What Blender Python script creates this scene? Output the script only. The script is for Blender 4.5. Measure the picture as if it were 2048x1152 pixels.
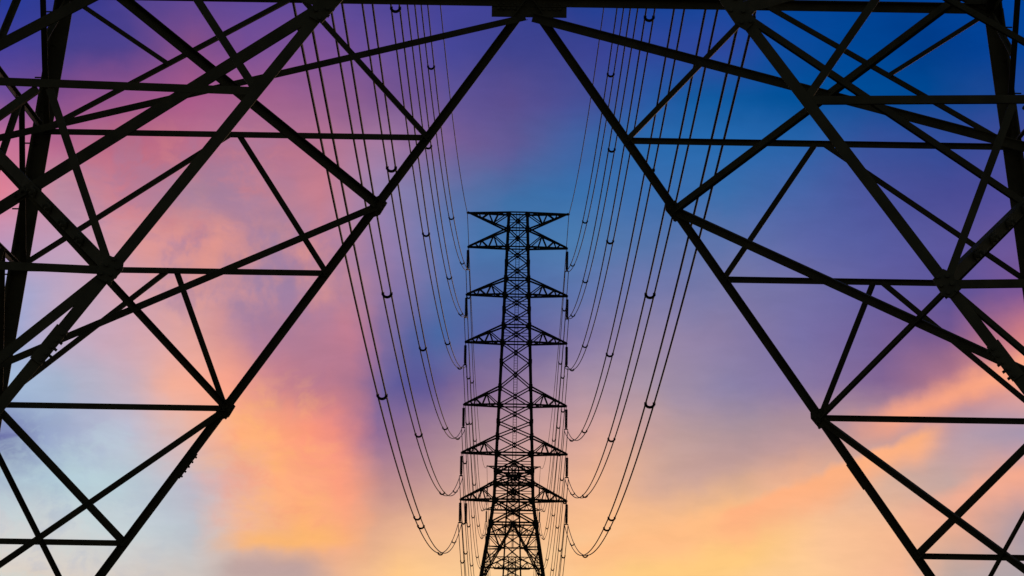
import bpy, bmesh, math, random
from mathutils import Vector, Matrix
random.seed(7)
for o in list(bpy.data.objects):
    bpy.data.objects.remove(o)
S = bpy.context.scene
COL = S.collection

# ------------------------------------------------------------------ camera
F_PX = 7230.6                     # focal length in pixels of a 2048 px wide picture
YAW, PITCH, ROLL = -0.0059705, 0.1264987, 0.0164747
CAM_Z = 0.90
cd = bpy.data.cameras.new('camera')
cam = bpy.data.objects.new('camera', cd)
COL.objects.link(cam)
S.camera = cam
cd.sensor_width = 36.0
cd.lens = F_PX / 2048 * 36
cd.clip_start, cd.clip_end = 0.1, 30000
cy, sy, cp, sp, cr, sr = (math.cos(YAW), math.sin(YAW), math.cos(PITCH), math.sin(PITCH), math.cos(ROLL), math.sin(ROLL))
fw = Vector((sy * cp, cy * cp, sp))
r0 = Vector((cy, -sy, 0))
u0 = r0.cross(fw)
rt = cr * r0 + sr * u0
up = cr * u0 - sr * r0
M = Matrix((rt, up, -fw)).transposed().to_4x4()
M.translation = Vector((0, 0, CAM_Z))
cam.matrix_world = M

# ------------------------------------------------------------------ view
S.view_settings.view_transform = 'Standard'
S.view_settings.look = 'None'
S.view_settings.exposure = 0
S.view_settings.gamma = 1

# ------------------------------------------------------------------ sun, already down at the horizon ahead, behind the clouds
SUN_EL, SUN_AZ = math.radians(2.0), math.radians(8.0)      # azimuth east of the line's direction (+Y)
sl = bpy.data.lights.new('sun', 'SUN')
sl.energy = 0.2
sl.angle = math.radians(6)
sl.color = (1.0, 0.62, 0.36)
sun = bpy.data.objects.new('sun', sl)
COL.objects.link(sun)
d = Vector((math.sin(SUN_AZ) * math.cos(SUN_EL), math.cos(SUN_AZ) * math.cos(SUN_EL), math.sin(SUN_EL)))
sun.rotation_euler = d.to_track_quat('Z', 'Y').to_euler()
sun.location = d * 300

# ------------------------------------------------------------------ sky
def lin(c):
    out = []
    for v in c:
        v = max(0.0, min(255.0, v)) / 255
        out.append(v / 12.92 if v <= 0.04045 else ((v + 0.055) / 1.055) ** 2.4)
    return tuple(out)

W = bpy.data.worlds.new('World')
S.world = W
W.use_nodes = True
nt = W.node_tree
nt.nodes.clear()
N, L = nt.nodes, nt.links

def setin(sock, v):
    if isinstance(v, bpy.types.NodeSocket):
        L.new(v, sock)
    else:
        sock.default_value = v

def mth(op, a, b=0.0, c=0.0, clamp=False):
    n = N.new('ShaderNodeMath')
    n.operation = op
    n.use_clamp = clamp
    for s, v in zip(n.inputs, (a, b, c)):
        setin(s, v)
    return n.outputs[0]

def vmt(op, a, b=None, s=None):
    n = N.new('ShaderNodeVectorMath')
    n.operation = op
    setin(n.inputs[0], a)
    if b is not None:
        setin(n.inputs[1], b)
    if s is not None:
        setin(n.inputs['Scale'], s)
    return n.outputs['Value'] if op == 'DOT_PRODUCT' else n.outputs['Vector']

def smooth(v, a, b, lo=0.0, hi=1.0):
    n = N.new('ShaderNodeMapRange')
    n.interpolation_type = 'SMOOTHSTEP'
    setin(n.inputs[0], v)
    n.inputs[1].default_value, n.inputs[2].default_value = a, b
    n.inputs[3].default_value, n.inputs[4].default_value = lo, hi
    return n.outputs[0]

def noise(vec, scale, detail=3.0, rough=0.5):
    n = N.new('ShaderNodeTexNoise')
    setin(n.inputs['Vector'], vec)
    n.inputs['Scale'].default_value = scale
    n.inputs['Detail'].default_value = detail
    n.inputs['Roughness'].default_value = rough
    return n

def mixc(f, a, b):
    n = N.new('ShaderNodeMix')
    n.data_type = 'RGBA'
    setin(n.inputs['Factor'], f)
    setin(n.inputs['A'], a if isinstance(a, bpy.types.NodeSocket) else (*lin(a), 1))
    setin(n.inputs['B'], b if isinstance(b, bpy.types.NodeSocket) else (*lin(b), 1))
    return n.outputs['Result']

tc = N.new('ShaderNodeTexCoord')
dirv = tc.outputs['Generated']
sx = N.new('ShaderNodeSeparateXYZ')
L.new(dirv, sx.inputs[0])
# azimuth and elevation of the view direction round the line's heading, in units of 1/2048 of the photographed width
yy = mth('MAXIMUM', sx.outputs[1], 0.05)
az = mth('SUBTRACT', mth('DIVIDE', sx.outputs[0], yy), math.tan(YAW))
el = mth('DIVIDE', sx.outputs[2], yy)
el = mth('SUBTRACT', el, mth('MULTIPLY', az, math.tan(ROLL) * 1.0))       # the cloud deck leans a little
az = mth('ADD', az, mth('MULTIPLY', mth('SUBTRACT', el, math.tan(PITCH)), math.tan(ROLL)))
den = mth('ADD', cp, mth('MULTIPLY', el, sp))
PX = mth('ADD', 1024.0, mth('MULTIPLY', mth('DIVIDE', az, den), F_PX))
PY = mth('SUBTRACT', 576.0, mth('MULTIPLY', mth('DIVIDE', mth('SUBTRACT', mth('MULTIPLY', el, cp), sp), den), F_PX))
# wind-torn edges: two octaves of domain warping
n1 = noise(dirv, 38, 3, 0.5)
n2 = noise(vmt('ADD', dirv, (3.1, 1.7, 0.4)), 130, 4, 0.55)
w1 = vmt('SUBTRACT', n1.outputs['Color'], (0.5, 0.5, 0.5))
w2 = vmt('SUBTRACT', n2.outputs['Color'], (0.5, 0.5, 0.5))
wv = vmt('ADD', vmt('SCALE', w1, s=75.0), vmt('SCALE', w2, s=42.0))
ws = N.new('ShaderNodeSeparateXYZ')
L.new(wv, ws.inputs[0])
WX = mth('ADD', PX, ws.outputs[0])
WY = mth('ADD', PY, mth('MULTIPLY', ws.outputs[1], 0.7))
U = mth('PINGPONG', mth('DIVIDE', WX, 2048.0), 1.0)     # the cloud pattern goes on to both sides of the photographed part
T = mth('MINIMUM', mth('MAXIMUM', mth('DIVIDE', WY, 96.0), 0.0), 12.0)

SKY = [
 [(0,40,58,150),(110,50,58,142),(200,58,58,140),(300,82,66,140),(450,94,70,145),(600,92,72,150),(700,88,72,150),(800,75,68,150),(900,66,66,150),(1024,60,64,145),(1150,35,60,140),(1250,20,62,145),(1350,18,70,158),(1450,12,76,168),(1600,0,72,160),(1800,0,66,150),(2048,0,72,165)],
 [(0,66,62,150),(128,70,64,140),(256,76,64,138),(384,136,80,135),(500,115,76,145),(640,122,80,146),(768,104,80,150),(900,70,70,150),(1024,62,66,140),(1100,62,66,140),(1200,56,66,146),(1300,48,70,152),(1450,46,74,162),(1550,18,80,165),(1700,0,74,156),(1850,0,62,142),(2048,4,70,160)],
 [(0,112,78,150),(100,124,76,138),(256,150,85,136),(384,168,90,136),(500,162,95,140),(640,148,95,142),(768,120,85,142),(900,90,80,148),(1024,90,78,142),(1100,80,78,145),(1200,62,78,150),(1300,42,86,160),(1400,20,95,168),(1550,2,86,162),(1700,0,82,160),(1850,0,75,152),(2048,36,75,155)],
 [(0,198,115,150),(128,180,102,140),(256,190,106,128),(384,185,110,138),(500,175,115,145),(640,182,115,142),(768,162,120,158),(900,115,92,148),(1024,94,90,150),(1100,76,95,156),(1200,52,100,165),(1300,42,105,172),(1450,38,105,174),(1600,38,98,168),(1750,55,80,152),(1900,50,75,150),(2048,68,75,150)],
 [(0,222,130,150),(128,192,140,160),(256,200,122,138),(384,172,130,152),(450,168,127,155),(540,180,127,150),(640,198,126,142),(768,150,130,172),(900,92,112,165),(1024,62,110,165),(1150,56,110,170),(1300,60,110,174),(1450,56,108,170),(1600,70,100,166),(1750,74,84,155),(1900,70,74,146),(2048,80,75,150)],
 [(0,190,150,185),(128,192,155,182),(256,205,147,160),(350,216,146,146),(450,206,142,147),(550,176,132,154),(640,190,130,150),(768,150,125,170),(880,100,120,175),(960,70,115,170),(1150,75,122,174),(1300,85,116,170),(1450,92,114,170),(1600,90,102,166),(1750,86,92,160),(1900,90,85,154),(2048,108,85,150)],
 [(0,150,165,210),(128,190,165,190),(256,202,160,178),(384,210,150,152),(500,165,132,163),(600,170,130,158),(700,184,130,150),(790,132,115,165),(880,86,110,165),(1024,76,105,162),(1150,92,115,170),(1300,114,120,170),(1450,120,120,166),(1600,115,112,165),(1750,100,96,160),(1900,90,82,150),(2048,122,85,145)],
 [(0,145,165,210),(128,190,170,195),(256,206,166,180),(384,226,165,158),(440,212,150,150),(520,172,126,155),(600,176,124,150),(700,192,124,145),(760,130,108,155),(830,84,98,158),(880,74,104,164),(1024,95,96,156),(1150,130,120,165),(1300,150,134,165),(1450,140,126,165),(1600,120,112,165),(1750,114,96,152),(1900,114,86,140),(2048,208,125,130)],
 [(0,165,190,220),(128,165,180,205),(256,196,176,190),(340,244,175,152),(450,250,166,140),(560,200,130,142),(640,182,121,143),(700,170,116,143),(760,106,96,152),(800,88,86,150),(860,96,88,150),(900,118,98,148),(1024,140,115,150),(1150,170,144,164),(1300,166,146,165),(1450,140,130,168),(1600,134,118,162),(1750,130,100,146),(1900,180,120,135),(2048,245,165,140)],
 [(0,100,102,162),(100,150,165,200),(256,186,190,210),(384,230,180,165),(480,255,176,122),(560,255,172,122),(630,252,153,125),(680,238,143,130),(760,148,110,150),(830,150,115,145),(950,174,140,150),(1050,190,150,155),(1200,214,165,155),(1350,186,155,156),(1500,168,145,155),(1650,180,145,150),(1760,205,155,150),(1850,205,158,155),(1950,178,155,172),(2048,165,150,175)],
 [(0,165,182,202),(128,180,205,215),(256,185,205,215),(384,190,186,200),(480,232,176,158),(560,255,176,127),(670,252,160,130),(756,190,140,141),(850,190,146,146),(1000,215,170,155),(1200,238,180,146),(1350,214,172,150),(1480,215,170,146),(1600,238,178,145),(1750,215,175,155),(1900,196,166,160),(2048,232,165,146)],
 [(0,210,210,210),(128,206,210,210),(256,200,210,215),(384,186,196,205),(480,238,182,152),(600,254,180,118),(690,250,172,128),(740,226,170,140),(850,240,186,146),(1000,245,190,146),(1200,250,190,140),(1350,252,190,136),(1480,255,194,132),(1650,250,195,150),(1800,245,185,146),(1950,220,166,146),(2048,172,152,160)],
 [(0,224,210,196),(200,215,205,196),(400,205,195,190),(480,192,170,165),(600,192,165,160),(690,234,180,146),(800,255,200,136),(1000,250,205,154),(1200,250,205,150),(1400,255,205,142),(1600,255,205,150),(1800,245,186,150),(1900,186,166,160),(2048,176,165,170)],
]
acc = None
wsum = None
for i, row in enumerate(SKY):
    if i < 3:                                    # deep blue high on the right
        row = [(x, *(v * (0.94 if x >= 1350 else 1.0) for v in c)) for x, *c in row]
    r = N.new('ShaderNodeValToRGB')
    r.color_ramp.interpolation = 'LINEAR'
    e = r.color_ramp.elements
    for k, (x, *c) in enumerate(row):
        q = e[k] if k < 2 else e.new(x / 2048)
        q.position = x / 2048
        q.color = (*lin(c), 1)
    L.new(U, r.inputs[0])
    w = smooth(mth('ABSOLUTE', mth('SUBTRACT', T, float(i))), 1.12, 0.0)
    c = vmt('SCALE', r.outputs[0], s=w)
    acc = c if acc is None else vmt('ADD', acc, c)
    wsum = w if wsum is None else mth('ADD', wsum, w)
deck = vmt('SCALE', acc, s=mth('DIVIDE', 1.0, wsum))

def streak(base, x0, y0, x1, y1, half_up, half_dn, colr, amount, endsoft=90.0):
    """a lit cloud bank lying along a line in azimuth and elevation, sharper on its upper side"""
    dx, dy = x1 - x0, y1 - y0
    ln = math.hypot(dx, dy)
    tx, ty = dx / ln, dy / ln
    a = mth('ADD', mth('MULTIPLY', mth('SUBTRACT', WX, x0), tx), mth('MULTIPLY', mth('SUBTRACT', WY, y0), ty))
    b = mth('ADD', mth('MULTIPLY', mth('SUBTRACT', WX, x0), -ty), mth('MULTIPLY', mth('SUBTRACT', WY, y0), tx))
    m = mth('MULTIPLY', smooth(b, -half_up, 0.0), smooth(b, half_dn, 0.0))
    m = mth('MULTIPLY', m, mth('MULTIPLY', smooth(a, -endsoft, endsoft), smooth(a, ln + endsoft, ln - endsoft)))
    return mixc(mth('MULTIPLY', m, amount), base, colr)

deck = streak(deck, 1300, 985, 1700, 835, 90, 60, (178, 146, 156), 0.40, 120)
deck = streak(deck, 1120, 1135, 1500, 1015, 34, 120, (255, 188, 132), 0.75, 90)
deck = streak(deck, 1180, 1180, 1560, 1085, 60, 90, (255, 204, 124), 0.70, 110)
deck = streak(deck, 1450, 1045, 1862, 858, 20, 76, (255, 178, 130), 0.95, 45)
deck = streak(deck, 1730, 852, 2130, 708, 46, 44, (255, 168, 130), 0.85, 70)
deck = streak(deck, 1860, 1022, 2150, 915, 40, 70, (252, 174, 142), 0.65)
deck = streak(deck, 470, 1092, 690, 1075, 44, 26, (255, 184, 108), 0.75, 60)
deck = streak(deck, 470, 1146, 640, 1135, 40, 40, (188, 158, 158), 0.55, 60)
deck = streak(deck, 640, 900, 690, 1030, 60, 30, (255, 158, 125), 0.35, 90)
# mottled small cloud on the left: pink and grey-violet puffs
puff = noise(vmt('MULTIPLY', dirv, (1.0, 1.0, 0.75)), 95, 5, 0.55)
pf = smooth(puff.outputs[0], 0.42, 0.68)
pd = smooth(puff.outputs[0], 0.50, 0.34)
reg = mth('MULTIPLY', mth('MULTIPLY', smooth(PX, 150, 380), smooth(PX, 760, 600)), mth('MULTIPLY', smooth(PY, 390, 490), smooth(PY, 700, 560)))
deck = mixc(mth('MULTIPLY', mth('MULTIPLY', reg, pf), 0.55), deck, (235, 155, 138))
deck = mixc(mth('MULTIPLY', mth('MULTIPLY', reg, pd), 0.55), deck, (150, 124, 164))
# torn wisps inside the lit bank lower left and the pink bank above it
wis = noise(vmt('MULTIPLY', vmt('ADD', dirv, vmt('SCALE', w1, s=0.02)), (1.0, 0.4, 1.5)), 70, 6, 0.6)
wl, wd_ = smooth(wis.outputs[0], 0.48, 0.66), smooth(wis.outputs[0], 0.52, 0.36)
reg2 = mth('MULTIPLY', mth('MULTIPLY', smooth(WX, 330, 520), smooth(WX, 735, 600)), mth('MULTIPLY', smooth(WY, 690, 860), smooth(WY, 1120, 1040)))
deck = mixc(mth('MULTIPLY', mth('MULTIPLY', reg2, wl), 0.40), deck, (255, 184, 116))
deck = mixc(mth('MULTIPLY', mth('MULTIPLY', reg2, wd_), 0.28), deck, (248, 146, 124))
reg3 = mth('MULTIPLY', mth('MULTIPLY', smooth(WX, 60, 220), smooth(WX, 700, 450)), mth('MULTIPLY', smooth(WY, 210, 320), smooth(WY, 520, 420)))
deck = mixc(mth('MULTIPLY', mth('MULTIPLY', reg3, wl), 0.45), deck, (212, 128, 134))
deck = mixc(mth('MULTIPLY', mth('MULTIPLY', reg3, wd_), 0.40), deck, (160, 124, 158))
reg4 = mth('MULTIPLY', smooth(WX, 460, 100), smooth(WY, 760, 900))
deck = mixc(mth('MULTIPLY', mth('MULTIPLY', reg4, wl), 0.35), deck, (190, 216, 220))
deck = mixc(mth('MULTIPLY', mth('MULTIPLY', reg4, wd_), 0.35), deck, (160, 174, 202))
# faint fibres over everything
fib = noise(vmt('MULTIPLY', vmt('ADD', dirv, vmt('SCALE', w1, s=0.01)), (0.6, 0.6, 2.2)), 120, 5, 0.6)
deck = vmt('SCALE', deck, s=smooth(fib.outputs[0], 0.25, 0.75, 0.97, 1.03))

nish = N.new('ShaderNodeTexSky')
nish.sky_type = 'NISHITA'
nish.sun_disc = False
nish.sun_elevation = SUN_EL
nish.sun_rotation = SUN_AZ
nish.air_density, nish.dust_density = 1.0, 1.5
rest = vmt('SCALE', nish.outputs[0], s=0.05)
dotf = vmt('DOT_PRODUCT', dirv, tuple(fw))
fin = mixc(smooth(dotf, 0.80, 0.95), rest, deck)
bg = N.new('ShaderNodeBackground')
L.new(fin, bg.inputs[0])
bg.inputs[1].default_value = 1.0
wo = N.new('ShaderNodeOutputWorld')
L.new(bg.outputs[0], wo.inputs[0])
W.cycles.sampling_method = 'MANUAL'
W.cycles.sample_map_resolution = 512

# ------------------------------------------------------------------ materials
def mat(name, base, base2, rough, metal=0.0, scale=6.0, bump=0.0, spec=0.3):
    m = bpy.data.materials.new(name)
    m.use_nodes = True
    t = m.node_tree
    b = t.nodes['Principled BSDF']
    c = t.nodes.new('ShaderNodeTexCoord')
    n = t.nodes.new('ShaderNodeTexNoise')
    n.inputs['Scale'].default_value = scale
    n.inputs['Detail'].default_value = 6
    t.links.new(c.outputs['Object'], n.inputs['Vector'])
    r = t.nodes.new('ShaderNodeValToRGB')
    r.color_ramp.elements[0].position, r.color_ramp.elements[1].position = 0.35, 0.7
    r.color_ramp.elements[0].color = (*base, 1)
    r.color_ramp.elements[1].color = (*base2, 1)
    t.links.new(n.outputs[0], r.inputs[0])
    t.links.new(r.outputs[0], b.inputs['Base Color'])
    b.inputs['Roughness'].default_value = rough
    b.inputs['Metallic'].default_value = metal
    b.inputs['Specular IOR Level'].default_value = spec
    if bump:
        bp = t.nodes.new('ShaderNodeBump')
        bp.inputs['Strength'].default_value = bump
        t.links.new(n.outputs[0], bp.inputs['Height'])
        t.links.new(bp.outputs[0], b.inputs['Normal'])
    return m

STEEL = mat('weathered_steel', (0.120, 0.103, 0.072), (0.190, 0.160, 0.108), 0.6, 0.0, 5, 0.05, 0.25)
STEEL_FAR = mat('dark_steel', (0.018, 0.017, 0.016), (0.030, 0.028, 0.025), 0.7, 0.0, 2, 0, 0.2)
CERAMIC = mat('brown_porcelain', (0.020, 0.011, 0.008), (0.030, 0.017, 0.012), 0.3, 0.0, 8, 0, 0.4)
CABLE = mat('aluminium_cable', (0.035, 0.035, 0.036), (0.055, 0.055, 0.055), 0.6, 0.0, 20, 0, 0.2)
CONC = mat('concrete', (0.20, 0.19, 0.17), (0.30, 0.29, 0.26), 0.9, 0.0, 4, 0.3)
GRASS = mat('dry_grass', (0.035, 0.045, 0.018), (0.08, 0.075, 0.035), 0.95, 0.0, 0.8, 0.4)

# ------------------------------------------------------------------ helpers
def link(name, bm, m, parent=None):
    me = bpy.data.meshes.new(name)
    bmesh.ops.recalc_face_normals(bm, faces=bm.faces)
    bm.to_mesh(me)
    bm.free()
    me.materials.append(m)
    o = bpy.data.objects.new(name, me)
    COL.objects.link(o)
    o.parent = parent
    return o

def tag(o, label, cat, group=None):
    o['label'] = label
    o['category'] = cat
    if group:
        o['group'] = group
    return o

def thing(name, loc, rz=0.0):
    o = bpy.data.objects.new(name, None)
    o.empty_display_size = 0.5
    COL.objects.link(o)
    o.location = loc
    o.rotation_euler = (0, 0, rz)
    return o

def extrude(bm, pts, off):
    """prism from a closed polygon of 3-D points, swept by off"""
    a = [bm.verts.new(p) for p in pts]
    b = [bm.verts.new(Vector(p) + off) for p in pts]
    n = len(a)
    bm.faces.new(a)
    bm.faces.new(b[::-1])
    for i in range(n):
        bm.faces.new((a[i], b[i], b[(i + 1) % n], a[(i + 1) % n]))

def basis(p0, p1, nrm):
    d = (p1 - p0).normalized()
    a = d.cross(nrm)
    if a.length < 1e-3:
        a = d.cross(Vector((1, 0, 0.01)))
    a.normalize()
    b = a.cross(d).normalized()
    if b.dot(nrm) < 0:
        b = -b
    return d, a, b

def angle(bm, p0, p1, w, nrm, t=None, flip=1, depth=None):
    """rolled steel angle: one flange across the view of nrm, the other standing along nrm"""
    p0, p1 = Vector(p0), Vector(p1)
    nrm = Vector(nrm)
    t = t or max(0.008, w * 0.11)
    dp = depth or w
    d, a, b = basis(p0, p1, nrm)
    a = a * flip
    prof = [(-w / 2, 0), (w / 2, 0), (w / 2, t), (-w / 2 + t, t), (-w / 2 + t, dp), (-w / 2, dp)]
    extrude(bm, [p0 + a * x + b * y for x, y in prof], p1 - p0)

def bar(bm, p0, p1, w, h=None, nrm=(0, 1, 0)):
    p0, p1 = Vector(p0), Vector(p1)
    h = h or w
    d, a, b = basis(p0, p1, Vector(nrm))
    extrude(bm, [p0 + a * x * w / 2 + b * y * h / 2 for x, y in ((-1, -1), (1, -1), (1, 1), (-1, 1))], p1 - p0)

def rod(bm, p0, p1, r, seg=6, r1=None):
    p0, p1 = Vector(p0), Vector(p1)
    r1 = r if r1 is None else r1
    d, a, b = basis(p0, p1, Vector((0.3, 1, 0.2)))
    A, B = [], []
    for k in range(seg):
        c, s = math.cos(2 * math.pi * k / seg), math.sin(2 * math.pi * k / seg)
        A.append(bm.verts.new(p0 + (a * c + b * s) * r))
        B.append(bm.verts.new(p1 + (a * c + b * s) * r1))
    bm.faces.new(A)
    bm.faces.new(B[::-1])
    for k in range(seg):
        bm.faces.new((A[k], B[k], B[(k + 1) % seg], A[(k + 1) % seg]))

def plate(bm, c, ex, ez, poly, th, bolts=(), side=1):
    """gusset plate: polygon in the ex/ez plane round c, with bolt heads on its outer side"""
    c, ex, ez = Vector(c), Vector(ex).normalized(), Vector(ez).normalized()
    n = ex.cross(ez).normalized() * side
    extrude(bm, [c + ex * x + ez * z - n * th / 2 for x, z in poly], n * th)
    for x, z in bolts:
        q = c + ex * x + ez * z
        rod(bm, q - n * (th / 2 + 0.03), q + n * (th / 2 + 0.035), 0.018, 6)

def tube_path(pts, r, seg=6):
    bm = bmesh.new()
    rings = []
    for i, p in enumerate(pts):
        q0 = pts[max(0, i - 1)]
        q1 = pts[min(len(pts) - 1, i + 1)]
        d = (q1 - q0).normalized()
        a = d.cross(Vector((0, 0, 1))).normalized()
        b = a.cross(d)
        rings.append([bm.verts.new(p + (a * math.cos(2 * math.pi * k / seg) + b * math.sin(2 * math.pi * k / seg)) * r) for k in range(seg)])
    for A, B in zip(rings, rings[1:]):
        for k in range(seg):
            bm.faces.new((A[k], A[(k + 1) % seg], B[(k + 1) % seg], B[k]))
    bm.faces.new(rings[0][::-1])
    bm.faces.new(rings[-1])
    return bm

# ------------------------------------------------------------------ ground
bm = bmesh.new()
n = 40
R = 9000
grid = [[None] * (n + 1) for _ in range(n + 1)]
for i in range(n + 1):
    for j in range(n + 1):
        a, b = (i / n * 2 - 1), (j / n * 2 - 1)
        x, y = a * abs(a) * R, b * abs(b) * R + 400
        z = -0.35 + 0.10 * math.sin(x * 0.05) * math.cos(y * 0.043) - (0.0 if abs(x) < 400 else 0.2)
        grid[i][j] = bm.verts.new((x, y, z))
for i in range(n):
    for j in range(n):
        bm.faces.new((grid[i][j], grid[i + 1][j], grid[i + 1][j + 1], grid[i][j + 1]))
g = link('ground', bm, GRASS)
g['kind'] = 'structure'

# ------------------------------------------------------------------ pylon geometry shared by all four
BASE_Z = 0.036
W0, WB, HB = 7.0, 5.4486, 9.5506                  # half width at the feet and at the belt, height of the belt
H0 = 0.864                                        # heights below are measured from the camera
# body outline above the belt: height above the feet, half width
BODY = [(HB, WB), (26.33 + H0, 2.70), (29.06 + H0, 2.31), (63.45 + H0, 1.10)]
def half(z):
    for (z0, w0), (z1, w1) in zip(BODY, BODY[1:]):
        if z <= z1:
            return w0 + (w1 - w0) * (z - z0) / (z1 - z0)
    return BODY[-1][1]
NODES = [v + H0 for v in (29.06, 31.0, 32.5, 34.61, 36.66, 38.33, 40.35, 42.5, 45.49, 47.83, 49.87, 51.79, 53.53, 55.52, 57.44, 59.28, 61.54, 63.45)]
LOW = [HB, 14.2, 20.0, 26.33 + H0, 29.06 + H0]
ARMS = [  # tip height, height of the top chord at the body, half span to the tip
    (29.06, 31.19, 6.30), (34.61, 36.66, 6.26), (40.35, 42.5, 6.10), (47.83, 49.87, 6.03), (53.53, 55.52, 6.02), (59.28, 61.54, 5.92)]
HANG = [26.22, 31.69, 37.43, 45.05, 50.87, 56.49]    # where the conductors hang, above the camera
SAG = [12.0, 12.24, 12.34, 12.5, 12.41, 12.8]

def corner(z, sx_, sy_):
    h = half(z)
    return Vector((sx_ * h, sy_ * h, z))

def cage_panel(z0, z1, w, horiz=True, redundants=False, par=None, m=None, nrm_bar=bar):
    b = bmesh.new()
    cs = [(-1, -1), (1, -1), (1, 1), (-1, 1)]
    for k in range(4):
        (ax, ay), (bx, by) = cs[k], cs[(k + 1) % 4]
        nrm = Vector(((ax + bx) / 2, (ay + by) / 2, 0))
        o = nrm * 0.012
        A0, B0, A1, B1 = corner(z0, ax, ay), corner(z0, bx, by), corner(z1, ax, ay), corner(z1, bx, by)
        bar(b, A0 + o, B1 + o, w, w * 0.8, nrm)
        bar(b, B0 - o * 4, A1 - o * 4, w, w * 0.8, nrm)
        cen = (A0 + B0 + A1 + B1) / 4
        if horiz:
            bar(b, A1 - o * 8, B1 - o * 8, w * 1.2, w, nrm)
        # plate where the diagonals cross
        s = 0.12 + w * 0.7
        e = (B0 - A0).normalized()
        plate(b, cen + o * 6, e, (0, 0, 1), [(-s, 0), (0, -s), (s, 0), (0, s)], 0.012)
        for P_, sg in ((A1, 1), (B1, -1)) if z1 < NODES[-1] - 0.1 else ():
            q_ = 0.14 + w * 0.9
            plate(b, P_ + o * 9, e * sg, (0, 0, 1), [(-q_ * 0.8, -q_), (q_ * 0.8, -q_), (q_, 0), (q_ * 0.8, q_), (-q_ * 0.8, q_)], 0.012)
        if not redundants and (z0 > 47 or z1 < 36):
            bar(b, (A0 + A1) / 2 - o * 7, (B0 + B1) / 2 - o * 7, w * 0.55, w * 0.5, nrm)
        if redundants:
            mA, mB = (A0 + A1) / 2, (B0 + B1) / 2
            for mm, lo, hi in ((mA, A0, A1), (mB, B0, B1)):
                q0, q1 = (lo + cen) / 2, (hi + cen) / 2
                bar(b, mm + o * 3, q0 + o * 3, w * 0.6, w * 0.5, nrm)
                bar(b, mm + o * 3, q1 + o * 3, w * 0.6, w * 0.5, nrm)
            bar(b, (mA + (cen - mA) * 0.02) - o * 6, (mB + (cen - mB) * 0.02) - o * 6, w * 0.55, w * 0.5, nrm)
    return link('bracing_panel', b, m, par)

def vee_panel(z0, z1, w, par, m):
    """panel braced by an inverted V from the middle of its top beam, with struts out to the legs"""
    b = bmesh.new()
    cs = [(-1, -1), (1, -1), (1, 1), (-1, 1)]
    for k in range(4):
        (ax, ay), (bx, by) = cs[k], cs[(k + 1) % 4]
        nrm = Vector(((ax + bx) / 2, (ay + by) / 2, 0))
        o = nrm * 0.012
        A1, B1 = corner(z1, ax, ay), corner(z1, bx, by)
        top = (A1 + B1) / 2
        bar(b, A1 - o * 8, B1 - o * 8, w * 1.2, w, nrm)
        for (x, y) in ((ax, ay), (bx, by)):
            foot = corner(z0, x, y)
            bar(b, top, foot, w, w * 0.8, nrm)
            V_ = lambda f: top + (foot - top) * f
            Lg = lambda f: corner(z1 + (z0 - z1) * f, x, y)
            for p, q, ww in ((V_(0.4), Lg(0.4), 0.75), (V_(0.4), Lg(0.0), 0.6), (V_(0.4), Lg(0.66), 0.7), (V_(0.66), Lg(0.66), 0.6), (V_(0.2), Lg(0.0) * 0.5 + top * 0.5, 0.5), (V_(0.2), Lg(0.2), 0.5), (V_(0.2), Lg(0.0), 0.5), (Lg(0.2), V_(0.4), 0.55), (V_(0.53), Lg(0.53), 0.5), (Lg(0.4), V_(0.66), 0.6), (V_(0.8), Lg(0.8), 0.5), (Lg(0.66), V_(0.8), 0.5)):
                bar(b, p - o * 4, q - o * 4, w * ww, w * 0.5, nrm)
            e = (B1 - A1).normalized()
            plate(b, V_(0.4) + o * 6, e, (0, 0, 1), [(-0.22, 0), (0, -0.26), (0.22, 0), (0, 0.26)], 0.012)
            plate(b, corner(z1, x, y) + o * 9, e, (0, 0, 1), [(-0.24, -0.32), (0.24, -0.32), (0.24, 0.32), (-0.24, 0.32)], 0.012)
        cA, cB = corner(z1 + (z0 - z1) * 0.4, ax, ay), corner(z1 + (z0 - z1) * 0.4, bx, by)
        for c_ in (cA, cB):
            inner = Vector((0, 0, c_.z)) + (top - Vector((0, 0, top.z))) * 0.35
            bar(b, c_ - o * 9, inner, w * 0.55, w * 0.5, nrm)
            bar(b, inner, top - o * 9, w * 0.5, w * 0.5, nrm)
        plate(b, top + o * 6, (B1 - A1).normalized(), (0, 0, 1), [(-0.4, 0.12), (-0.3, -0.22), (0.3, -0.22), (0.4, 0.12)], 0.012)
    return link('bracing_panel', b, m, par)

def ladder(par, m, z0, z1):
    b = bmesh.new()
    for s in (-1, 1):
        bar(b, (s * 0.2, -0.2, z0), (s * 0.2, -0.2, z1), 0.07, 0.07)
    z = z0
    while z < z1:
        bar(b, (-0.2, -0.2, z), (0.2, -0.2, z), 0.035, 0.035)
        z += 0.32
    return link('ladder', b, m, par)

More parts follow.
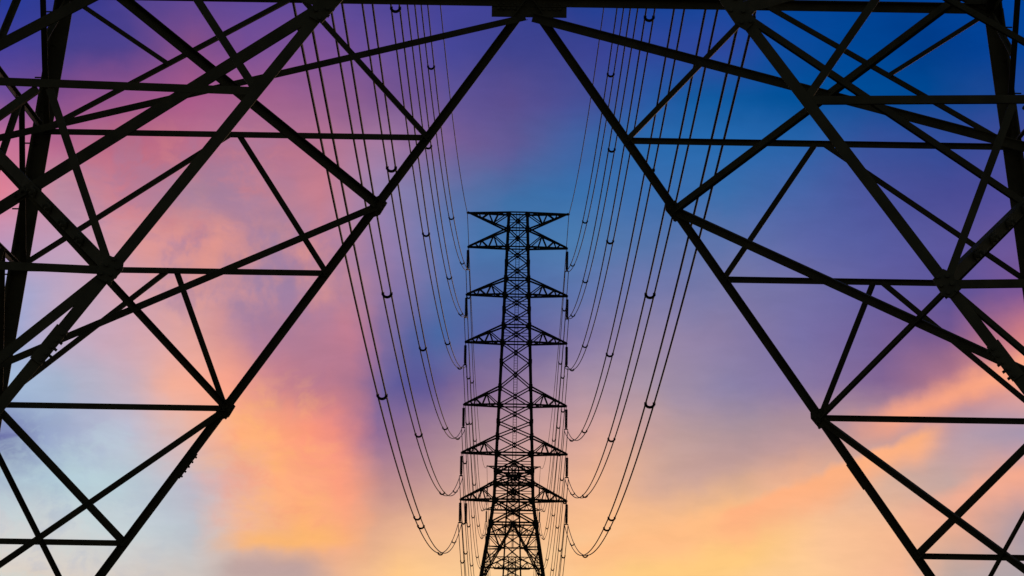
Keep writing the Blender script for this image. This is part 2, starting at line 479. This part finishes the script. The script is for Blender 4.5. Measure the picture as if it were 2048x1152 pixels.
def crossarm(par, m, z_tip, z_body, span, s, dz=0.0):
    """pyramid arm: two chords in the flat plane, two in the sloping one, lacing between"""
    zt, zb = z_tip + H0 + dz, z_body + H0 + dz
    ch = bmesh.new()
    tip = Vector((s * span, 0, zt))
    h0, h1 = half(zt - dz), half(zb - dz)
    lo = [Vector((s * h0, y * h0, zt)) for y in (-1, 1)]
    hi = [Vector((s * h1, y * h1, zb)) for y in (-1, 1)]
    for y, p in zip((-1, 1), lo):
        bar(ch, p, tip + Vector((0, y * 0.07, 0)), 0.22, 0.17)
    for y, p in zip((-1, 1), hi):
        bar(ch, p, tip + Vector((-s * 0.05, y * 0.07, 0.10)), 0.20, 0.15)
    bar(ch, tip + Vector((0, -0.18, 0.04)), tip + Vector((0, 0.18, 0.04)), 0.16, 0.2)
    arm = link('crossarm', ch, m, par)
    lc = bmesh.new()
    sgn = 1 if zb > zt else -1
    for y in (0, 1):
        P = [lo[y] + (tip - lo[y]) * f for f in (0.0, 0.25, 0.48, 0.72, 0.88)]
        Q = [hi[y] + (tip - hi[y]) * f for f in (0.0, 0.36, 0.66, 0.82)]
        for a, b in ((P[0], Q[1]), (P[1], Q[1]), (P[2], Q[1]), (P[2], Q[2]), (P[3], Q[2]), (P[3], Q[3])):
            off = Vector((0, (y * 2 - 1) * 0.02, 0))
            bar(lc, a + off, b + off, 0.12, 0.09)
    for f0, f1 in ((0.0, 0.25), (0.25, 0.48), (0.48, 0.72)):
        a = lo[0] + (tip - lo[0]) * f0
        b = lo[1] + (tip - lo[1]) * f1
        c = lo[1] + (tip - lo[1]) * f0
        dd = lo[0] + (tip - lo[0]) * f1
        bar(lc, a + Vector((0, 0, 0.05)), b + Vector((0, 0, 0.05)), 0.09, 0.07, (0, 0, 1))
        bar(lc, c - Vector((0, 0, 0.05)), dd - Vector((0, 0, 0.05)), 0.09, 0.07, (0, 0, 1))
    for f in (0.36, 0.66):
        a, b = hi[0] + (tip - hi[0]) * f, hi[1] + (tip - hi[1]) * f
        bar(lc, a, b, 0.07, 0.07, (0, 0, 1))
    link('arm_lacing', lc, m, arm)
    return arm

def upper_pylon(t, m, dz=0.0):
    for args in ARMS:
        for s in (-1, 1):
            crossarm(t, m, *args, s, dz)
    for s in (-1, 1):
        crossarm(t, m, 63.40, 61.40, 6.07, s, dz)

def leg_mesh(sx_, sy_, m, par, w, dz=0.0):
    b = bmesh.new()
    pts = [Vector((sx_ * W0, sy_ * W0, 0)), Vector((sx_ * WB, sy_ * WB, HB))]
    for z, h in BODY[1:]:
        pts.append(Vector((sx_ * h, sy_ * h, z + dz)))
    for i, (p, q) in enumerate(zip(pts, pts[1:])):
        ww = w * (1.0, 0.95, 0.92, 0.9)[i]
        t = 0.022
        X, Y = Vector((-sx_, 0, 0)), Vector((0, -sy_, 0))
        prof = [(0, 0), (ww, 0), (ww, t), (t, t), (t, ww), (0, ww)]
        extrude(b, [p + X * (x - ww * 0.5) + Y * (y - ww * 0.5) for x, y in prof], q - p)
    # step bolts up one corner
    if w < 0.3:
        d = (pts[1] - pts[0])
        for k in range(24):
            p = pts[0] + d * ((k + 1.5) / 25.0)
            out = Vector((sx_, 0, 0)) if k % 2 else Vector((0, sy_, 0))
            p = p + Vector((sx_, sy_, 0)) * 0.05
            rod(b, p - out * 0.02, p + out * 0.15, 0.009, 6)
    return link('leg', b, m, par)

def footing(sx_, sy_, par):
    b = bmesh.new()
    c = Vector((sx_ * (W0 + 0.05), sy_ * (W0 + 0.05), 0))
    r0_, r1_ = 0.75, 0.45
    lo = [c + Vector((x * r0_, y * r0_, -0.9)) for x, y in ((-1, -1), (1, -1), (1, 1), (-1, 1))]
    hi = [c + Vector((x * r1_, y * r1_, 0.05)) for x, y in ((-1, -1), (1, -1), (1, 1), (-1, 1))]
    A = [b.verts.new(p) for p in lo]
    B = [b.verts.new(p) for p in hi]
    b.faces.new(A)
    b.faces.new(B)
    for k in range(4):
        b.faces.new((A[k], A[(k + 1) % 4], B[(k + 1) % 4], B[k]))
    bmesh.ops.bevel(b, geom=list(b.edges), offset=0.03, segments=2, affect='EDGES')
    link('footing', b, CONC, par)

# base panel lattice, as seen on the near pylon: node functions for face k (0 = far face, then turning)
def rotk(k, v):
    x, y, z = v
    for _ in range(k):
        x, y = -y, x
    return Vector((x, y, z))
def T_(x, y, t):
    h = WB + (W0 - WB) * t
    return Vector((x * h, y * h, HB * (1 - t)))
def vnode(k, s, t):
    a, b = T_(0, 1, 0), T_(s, 1, 1)
    return rotk(k, a + (b - a) * t)
def lnode(k, s, t):
    return rotk(k, T_(s, 1, t))
def mnode(k, s, t):
    return (vnode(k, s, t) + lnode(k, s, t)) / 2

def base_panel(t, m, fine=True):
    for k in range(4):
        nrm = rotk(k, (0, 1, 0))
        inn = -nrm
        ex = rotk(k, (1, 0, 0))
        face_sgn = 1
        # belt beam
        b = bmesh.new()
        angle(b, lnode(k, -1, 0), lnode(k, 1, 0), 0.11, inn)
        beam = link('belt_beam', b, m, t)
        b = bmesh.new()
        poly = [(-0.44, 0.26), (0.44, 0.26), (0.44, -0.175), (-0.44, -0.175)]
        bl = [(x, z) for x in (-0.36, -0.30, -0.24, -0.17, 0.17, 0.24, 0.30, 0.36) for z in (-0.08, -0.02, 0.05)]
        plate(b, vnode(k, 1, 0) + nrm * 0.02, ex, (0, 0, 1), poly, 0.03, bl)
        link('gusset_plate', b, m, beam)
        for s in (-1, 1):
            # the long diagonal from the middle of the belt to the foot of the leg
            b = bmesh.new()
            angle(b, vnode(k, s, 0), vnode(k, s, 0.985), 0.098, inn, flip=s, depth=0.09)
            br = link('main_brace', b, m, t)
            dirb = (vnode(k, s, 1) - vnode(k, s, 0)).normalized()
            perp = dirb.cross(nrm).normalized()
            # splice with protruding bolts
            b = bmesh.new()
            c = vnode(k, s, 0.568)
            plate(b, c + nrm * 0.012 + perp * s * 0.0, dirb, perp, [(-0.18, -0.058), (0.18, -0.058), (0.18, 0.058), (-0.18, 0.058)], 0.016)
            for q in range(0 if (k == 0 and s == 1) else 5):
                p = c + dirb * (-0.14 + q * 0.07) - perp * s * 0.03
                rod(b, p - nrm * 0.03 - perp * 0.0, p + nrm * 0.05, 0.014, 6)
                edge = c + dirb * (-0.14 + q * 0.07)
                rod(b, edge - Vector((0, 0, 0)) , edge + (perp if (perp.dot(ex) * s < 0) else -perp) * 0.075 + inn * 0.02, 0.013, 6)
            link('splice_plate', b, m, br)
            for tt, sz in ((0.25, 0.20 if k == 2 else 0.125), (0.5, 0.12 if k == 2 else 0.115)):
                b = bmesh.new()
                sx2 = sz
                poly = [(-sx2, -0.05), (-sx2 * 0.5, -0.085), (sx2 * 0.9, -0.07), (sx2, 0.05), (sx2 * 0.5, 0.09), (-sx2 * 0.8, 0.075)]
                bl = [(-sx2 * 0.75, 0.03), (-sx2 * 0.4, -0.04), (-sx2 * 0.1, 0.05), (sx2 * 0.25, -0.03), (sx2 * 0.6, 0.04), (sx2 * 0.8, -0.03)]
                plate(b, vnode(k, s, tt) + nrm * 0.014, dirb, perp, poly, 0.02, bl)
                # bolts reaching past the edge of the diagonal
                cdir = perp if (perp.dot(ex) * s < 0) else -perp
                for q in (-0.06, 0.02, 0.09):
                    p = vnode(k, s, tt) + dirb * q
                    rod(b, p, p + cdir * 0.08 + inn * 0.01, 0.014, 6)
                link('gusset_plate', b, m, br)
            # horizontals
            for i in range(1, 6):
                tt = i / 6
                b = bmesh.new()
                lift = Vector((0, 0, 0.08 if k == 2 else 0.0))
                angle(b, vnode(k, s, tt) + inn * 0.015, lnode(k, s, tt) + inn * 0.015 + lift, 0.070, inn, flip=1, depth=0.05)
                link('horizontal_strut', b, m, t)
            # zigzag of light angles
            segs = []
            for i in range(0, 3):
                segs.append((vnode(k, s, (i + 1) / 6), mnode(k, s, i / 6) + ex * s * -0.05, 0.068))
                segs.append((mnode(k, s, i / 6) + ex * s * 0.05, lnode(k, s, (i + 1) / 6), 0.068))
            segs.append((vnode(k, s, 4 / 6), lnode(k, s, 3 / 6), 0.092))
            segs.append((vnode(k, s, 5 / 6), lnode(k, s, 4 / 6), 0.07))
            segs.append(((mnode(k, s, 0) + lnode(k, s, 1 / 6)) / 2, lnode(k, s, 0), 0.055))
            for a, c, w in segs:
                b = bmesh.new()
                angle(b, a + inn * 0.03, c + inn * 0.03, w, inn, flip=-s, depth=w)
                link('light_brace', b, m, t)
    # inner hip bracing round each leg: from the diagonals of one face to those of the next
    for k in range(4):
        k2 = (k + 1) % 4                      # next face, sharing the leg at s=-1 of k and s=+1 of k2
        ts = (0.0, 0.25, 0.5, 0.75)
        for i in range(3):
            HIP = {0: (0.075, 0.108), 1: (0.110, 0.115), 2: (0.062, 0.105), 3: (0.112, 0.110)}[k]
            AS = {0: 1, 1: 0, 2: 1, 3: 0}[k]                   # which of the two climbs towards the side face
            for q_, (A, B, wd) in enumerate(((vnode(k, -1, ts[i]), vnode(k2, 1, ts[i + 1]), HIP[0]), (vnode(k2, 1, ts[i]), vnode(k, -1, ts[i + 1]), HIP[1]))):
                if k in (0, 3) and q_ == AS:
                    wd *= (1.0, 0.74, 0.66)[i]
                if i == 0:                       # bolted to the lower edge of the belt's plate
                    A = A - Vector((0, 0, 0.17))
                b = bmesh.new()
                dd = (B - A)
                ctr = -(A + B) / 2
                ctr.z = 0
                angle(b, A + dd * 0.008, B - dd * 0.008, wd * (0.85 if i == 2 else 1.0), ctr, flip=1, depth=wd * 0.55)
                hb = link('hip_brace', b, m, t)
                if i == 1 and k in (1, 2):
                    u_, a_, b_ = basis(A, B, ctr)
                    for f in (0.62, 0.70, 0.78, 0.86):
                        b = bmesh.new()
                        p = A + dd * f
                        w2_ = wd * 0.36
                        plate(b, p - b_ * 0.018, u_, a_, [(-0.07, -w2_), (0.07, -w2_), (0.07, w2_), (-0.07, w2_)], 0.016, [(-0.04, 0.0), (0.04, 0.0)])
                        link('splice_plate', b, m, hb)

LINE_RZ = 0.00482
def line_x(y):                       # the line runs very slightly to the left
    return -0.0741 - LINE_RZ * (y - 36.2336)

# ------------------------------------------------------------------ the near pylon
t = thing('lattice_pylon', (-0.0741, 36.2336, BASE_Z), 0.004876)
tag(t, 'huge nearest steel pylon whose splayed base of crossing braces frames the view', 'pylon', 'pylons of the power line')
for a in (-1, 1):
    for c in (-1, 1):
        leg_mesh(a, c, STEEL, t, 0.205, 1.2)
        footing(a, c, t)
base_panel(t, STEEL)
for z0, z1 in list(zip(LOW, LOW[1:])) + list(zip(NODES, NODES[1:])):
    d0 = 0.0 if z0 <= HB else 1.2
    cage_panel(z0, z1, 0.12, True, z1 < 27, t, STEEL)
upper_pylon(t, STEEL, 0.0)

# ------------------------------------------------------------------ distant pylons
YS = [428.0, 820.0, 1212.0]
def build_far(y):
    t = thing('lattice_pylon', (line_x(y), y, BASE_Z), LINE_RZ)
    for a in (-1, 1):
        for c in (-1, 1):
            leg_mesh(a, c, STEEL_FAR, t, 0.38)
            footing(a, c, t)
    base_panel_far(t)
    for z0, z1 in zip(LOW[:3], LOW[1:4]):
        vee_panel(z0, z1, 0.17, t, STEEL_FAR)
    cage_panel(LOW[3], LOW[4], 0.18, True, False, t, STEEL_FAR)
    ladder(t, STEEL_FAR, LOW[4], NODES[-1])
    for z0, z1 in zip(NODES, NODES[1:]):
        cage_panel(z0, z1, 0.135 if z0 > 34 else 0.165, z1 < 34.5 or any(abs(z1 - a_[q_] - H0) < 0.05 for a_ in ARMS for q_ in ((0,) if z1 < 44 else (0, 1))) or z1 > 63, False, t, STEEL_FAR)
    upper_pylon(t, STEEL_FAR)
    return t

def base_panel_far(t):
    """the same base lattice: one mesh per face, too low and far to be seen bar by bar"""
    for k in range(4):
        nrm = rotk(k, (0, 1, 0))
        b = bmesh.new()
        bar(b, lnode(k, -1, 0), lnode(k, 1, 0), 0.13, 0.13, nrm)
        for s in (-1, 1):
            bar(b, vnode(k, s, 0), vnode(k, s, 0.98), 0.14, 0.12, nrm)
            for i in range(1, 6):
                bar(b, vnode(k, s, i / 6) - nrm * 0.02, lnode(k, s, i / 6) - nrm * 0.02, 0.1, 0.08, nrm)
            for i in range(0, 3):
                bar(b, vnode(k, s, (i + 1) / 6) - nrm * 0.04, mnode(k, s, i / 6) - nrm * 0.04, 0.08, 0.08, nrm)
                bar(b, mnode(k, s, i / 6) - nrm * 0.04, lnode(k, s, (i + 1) / 6) - nrm * 0.04, 0.08, 0.08, nrm)
        link('base_lattice', b, STEEL_FAR, t)

def copy_tree(o, parent=None):
    c = o.copy()
    COL.objects.link(c)
    c.parent = parent
    for ch in list(o.children):
        copy_tree(ch, c)
    return c

far = build_far(YS[0])
tag(far, 'tall dark pylon with six tiers of crossarms in the middle of the view', 'pylon', 'pylons of the power line')
f2 = copy_tree(far)
f2.location = (line_x(YS[1]), YS[1], BASE_Z)
tag(f2, 'smaller pylon right behind the middle one, its arms poking out low on both sides', 'pylon', 'pylons of the power line')
f3 = copy_tree(far)
f3.location = (line_x(YS[2]), YS[2], BASE_Z)
tag(f3, 'farthest and smallest pylon, its top showing between the middle pylon legs at the bottom', 'pylon', 'pylons of the power line')

# ------------------------------------------------------------------ insulator strings
def insulator_meshes():
    b = bmesh.new()
    Ltot = 2.75
    rod(b, (0, 0, -0.30), (0, 0, -Ltot + 0.25), 0.15, 8)
    n_ = 17
    for k in range(n_):
        z = -0.38 - k * (Ltot - 0.75) / (n_ - 1)
        rod(b, (0, 0, z), (0, 0, z - 0.035), 0.15, 12, 0.20)
        rod(b, (0, 0, z - 0.035), (0, 0, z - 0.06), 0.20, 12, 0.15)
    c = bmesh.new()
    rod(c, (0, 0, 0.02), (0, 0, -0.32), 0.03, 6)
    rod(c, (-0.05, 0, -0.04), (0.05, 0, -0.04), 0.035, 6)
    y = bmesh.new()
    plate(y, (0, 0, -Ltot + 0.10), (1, 0, 0), (0, 0, 1), [(-0.24, -0.08), (0.24, -0.08), (0.24, 0.0), (0.06, 0.14), (-0.06, 0.14), (-0.24, 0.0)], 0.03)
    for s in (-1, 1):
        rod(y, (s * 0.2, 0, -Ltot + 0.06), (s * 0.2, 0, -Ltot - 0.10), 0.025, 6)
        bar(y, (s * 0.2, -0.22, -Ltot - 0.10), (s * 0.2, 0.22, -Ltot - 0.10), 0.07, 0.09)
    return b, c, y
ib, ic, iy = insulator_meshes()
proto = thing('insulator_string', (0, 0, 0))
link('insulator_discs', ib, CERAMIC, proto)
link('shackle', ic, STEEL_FAR, proto)
link('yoke_clamp', iy, STEEL_FAR, proto)
ORD = ['lowest', 'second lowest', 'third lowest', 'third highest', 'second highest', 'highest']
first = True
for j, y in enumerate(YS[:2]):
    for i, (zt, zb, span) in enumerate(ARMS):
        for s in (-1, 1):
            o = proto if first else copy_tree(proto)
            first = False
            c, q = math.cos(LINE_RZ), math.sin(LINE_RZ)
            o.location = (line_x(y) + c * s * span, y + q * s * span, zt + H0 + BASE_Z - 0.06)
            o.rotation_euler = (0, 0, LINE_RZ)
            where = 'tall middle pylon' if j == 0 else 'smaller pylon behind'
            tag(o, 'insulator string hanging from the %s %s crossarm of the %s' % (ORD[i], 'left' if s < 0 else 'right', where), 'insulator', 'insulator strings under the crossarms')
# the doubled string on the lowest left arm
o = copy_tree(proto)
o.location = (line_x(YS[0]) - 5.62, YS[0], 29.06 + H0 + BASE_Z - 0.10)
o.rotation_euler = (0, 0, LINE_RZ)
tag(o, 'second, inner insulator string on the lowest left crossarm of the middle pylon', 'insulator', 'insulator strings under the crossarms')

# ------------------------------------------------------------------ conductors
def spacer_mesh():
    b = bmesh.new()
    pts = []
    for k in range(11):
        a = math.pi * k / 10
        pts.append(Vector((-0.2 * math.cos(a), 0, -0.17 * math.sin(a))))
    for p, q in zip(pts, pts[1:]):
        d_ = (q - p) * 0.08
        bar(b, p - d_, q + d_, 0.12, 0.12)
    for s in (-1, 1):
        bar(b, (s * 0.2, -0.10, 0), (s * 0.2, 0.10, 0), 0.13, 0.13, (0, 0, 1))
    return b
spacer0 = None
def sagline(A, B, s, n=90):
    out = []
    for k in range(n + 1):
        u = k / n
        p = A + (B - A) * u
        out.append(p + Vector((0, 0, -4 * s * u * (1 - u))))
    return out
def along(A, B, s, y):
    u = (y - A.y) / (B.y - A.y)
    return A + (B - A) * u + Vector((0, 0, -4 * s * u * (1 - u)))

SPANS = [(36.2336, YS[0], 1.204, 0.0), (YS[0], YS[1], 0, 0), (YS[1], YS[2], 0, 0)]
WIRE_R = [0.042, 0.044, 0.048]
SPANTXT = ['running overhead from the near base down to the', 'continuing beyond the middle pylon to the smaller one from the', 'beyond the smaller pylon to the farthest one from the']
for j, (ya, yb, dza, dzb) in enumerate(SPANS):
    for i in range(6):
        if j == 2 and i < 3:
            continue                                   # wholly below the picture
        for s in (-1, 1):
            sp_ = ARMS[i][2]
            A = Vector((line_x(ya) + s * sp_, ya, HANG[i] + CAM_Z + dza))
            B = Vector((line_x(yb) + s * sp_, yb, HANG[i] + CAM_Z + dzb))
            t = thing('conductor_pair', A)
            side = 'left' if s < 0 else 'right'
            if j == 0:
                lab = 'twin cable sweeping down to the %s %s insulator of the middle pylon' % (ORD[i], side)
            elif j == 1:
                lab = 'twin cable running on behind the %s %s insulator of the middle pylon' % (ORD[i], side)
            else:
                lab = 'faint twin cable beyond the %s %s arm of the smaller pylon behind' % (ORD[i], side)
            tag(t, lab, 'power cable', 'twin conductor cables')
            for q in (-1, 1):
                off = Vector((q * 0.2, 0, 0))
                pts = [p + off - A for p in sagline(A, B, SAG[i])]
                link('wire', tube_path(pts, WIRE_R[j]), CABLE, t)
            if j < 2:
                posn = [36 + 66.5, 170, 235, 316, 386] if j == 0 else [YS[0] + 22, YS[0] + 60, YS[0] + 125, YS[0] + 200, YS[0] + 275, YS[0] + 340]
                if j == 0 and i == 0:
                    posn.append(246)
                for yy_ in posn:
                    yy_ = yy_ + (random.uniform(-2, 2) if j == 0 else random.uniform(-12, 12))
                    if spacer0 is None:
                        spacer0 = link('spacer', spacer_mesh(), STEEL_FAR, t)
                        o = spacer0
                    else:
                        o = spacer0.copy()
                        COL.objects.link(o)
                        o.parent = t
                    o.location = along(A, B, SAG[i], yy_) - A
                    if j == 1:
                        o.scale = (1.05, 1.3, 1.5)
    for s in (-1, 1):
        A = Vector((line_x(ya) + s * 6.07, ya, 63.4 + CAM_Z + dza))
        B = Vector((line_x(yb) + s * 6.07, yb, 63.4 + CAM_Z + dzb))
        o = link('earth_wire', tube_path([p - A for p in sagline(A, B, 9.5)], 0.04 if j == 0 else 0.04), CABLE)
        o.location = A
        where = ('sweeping down to the top %s arm tip of the middle pylon', 'running on behind the top %s arm tip of the middle pylon', 'between the two farthest pylons on the %s side')[j] % ('left' if s < 0 else 'right')
        tag(o, 'single thin earth wire ' + where, 'power cable', 'earth wires')
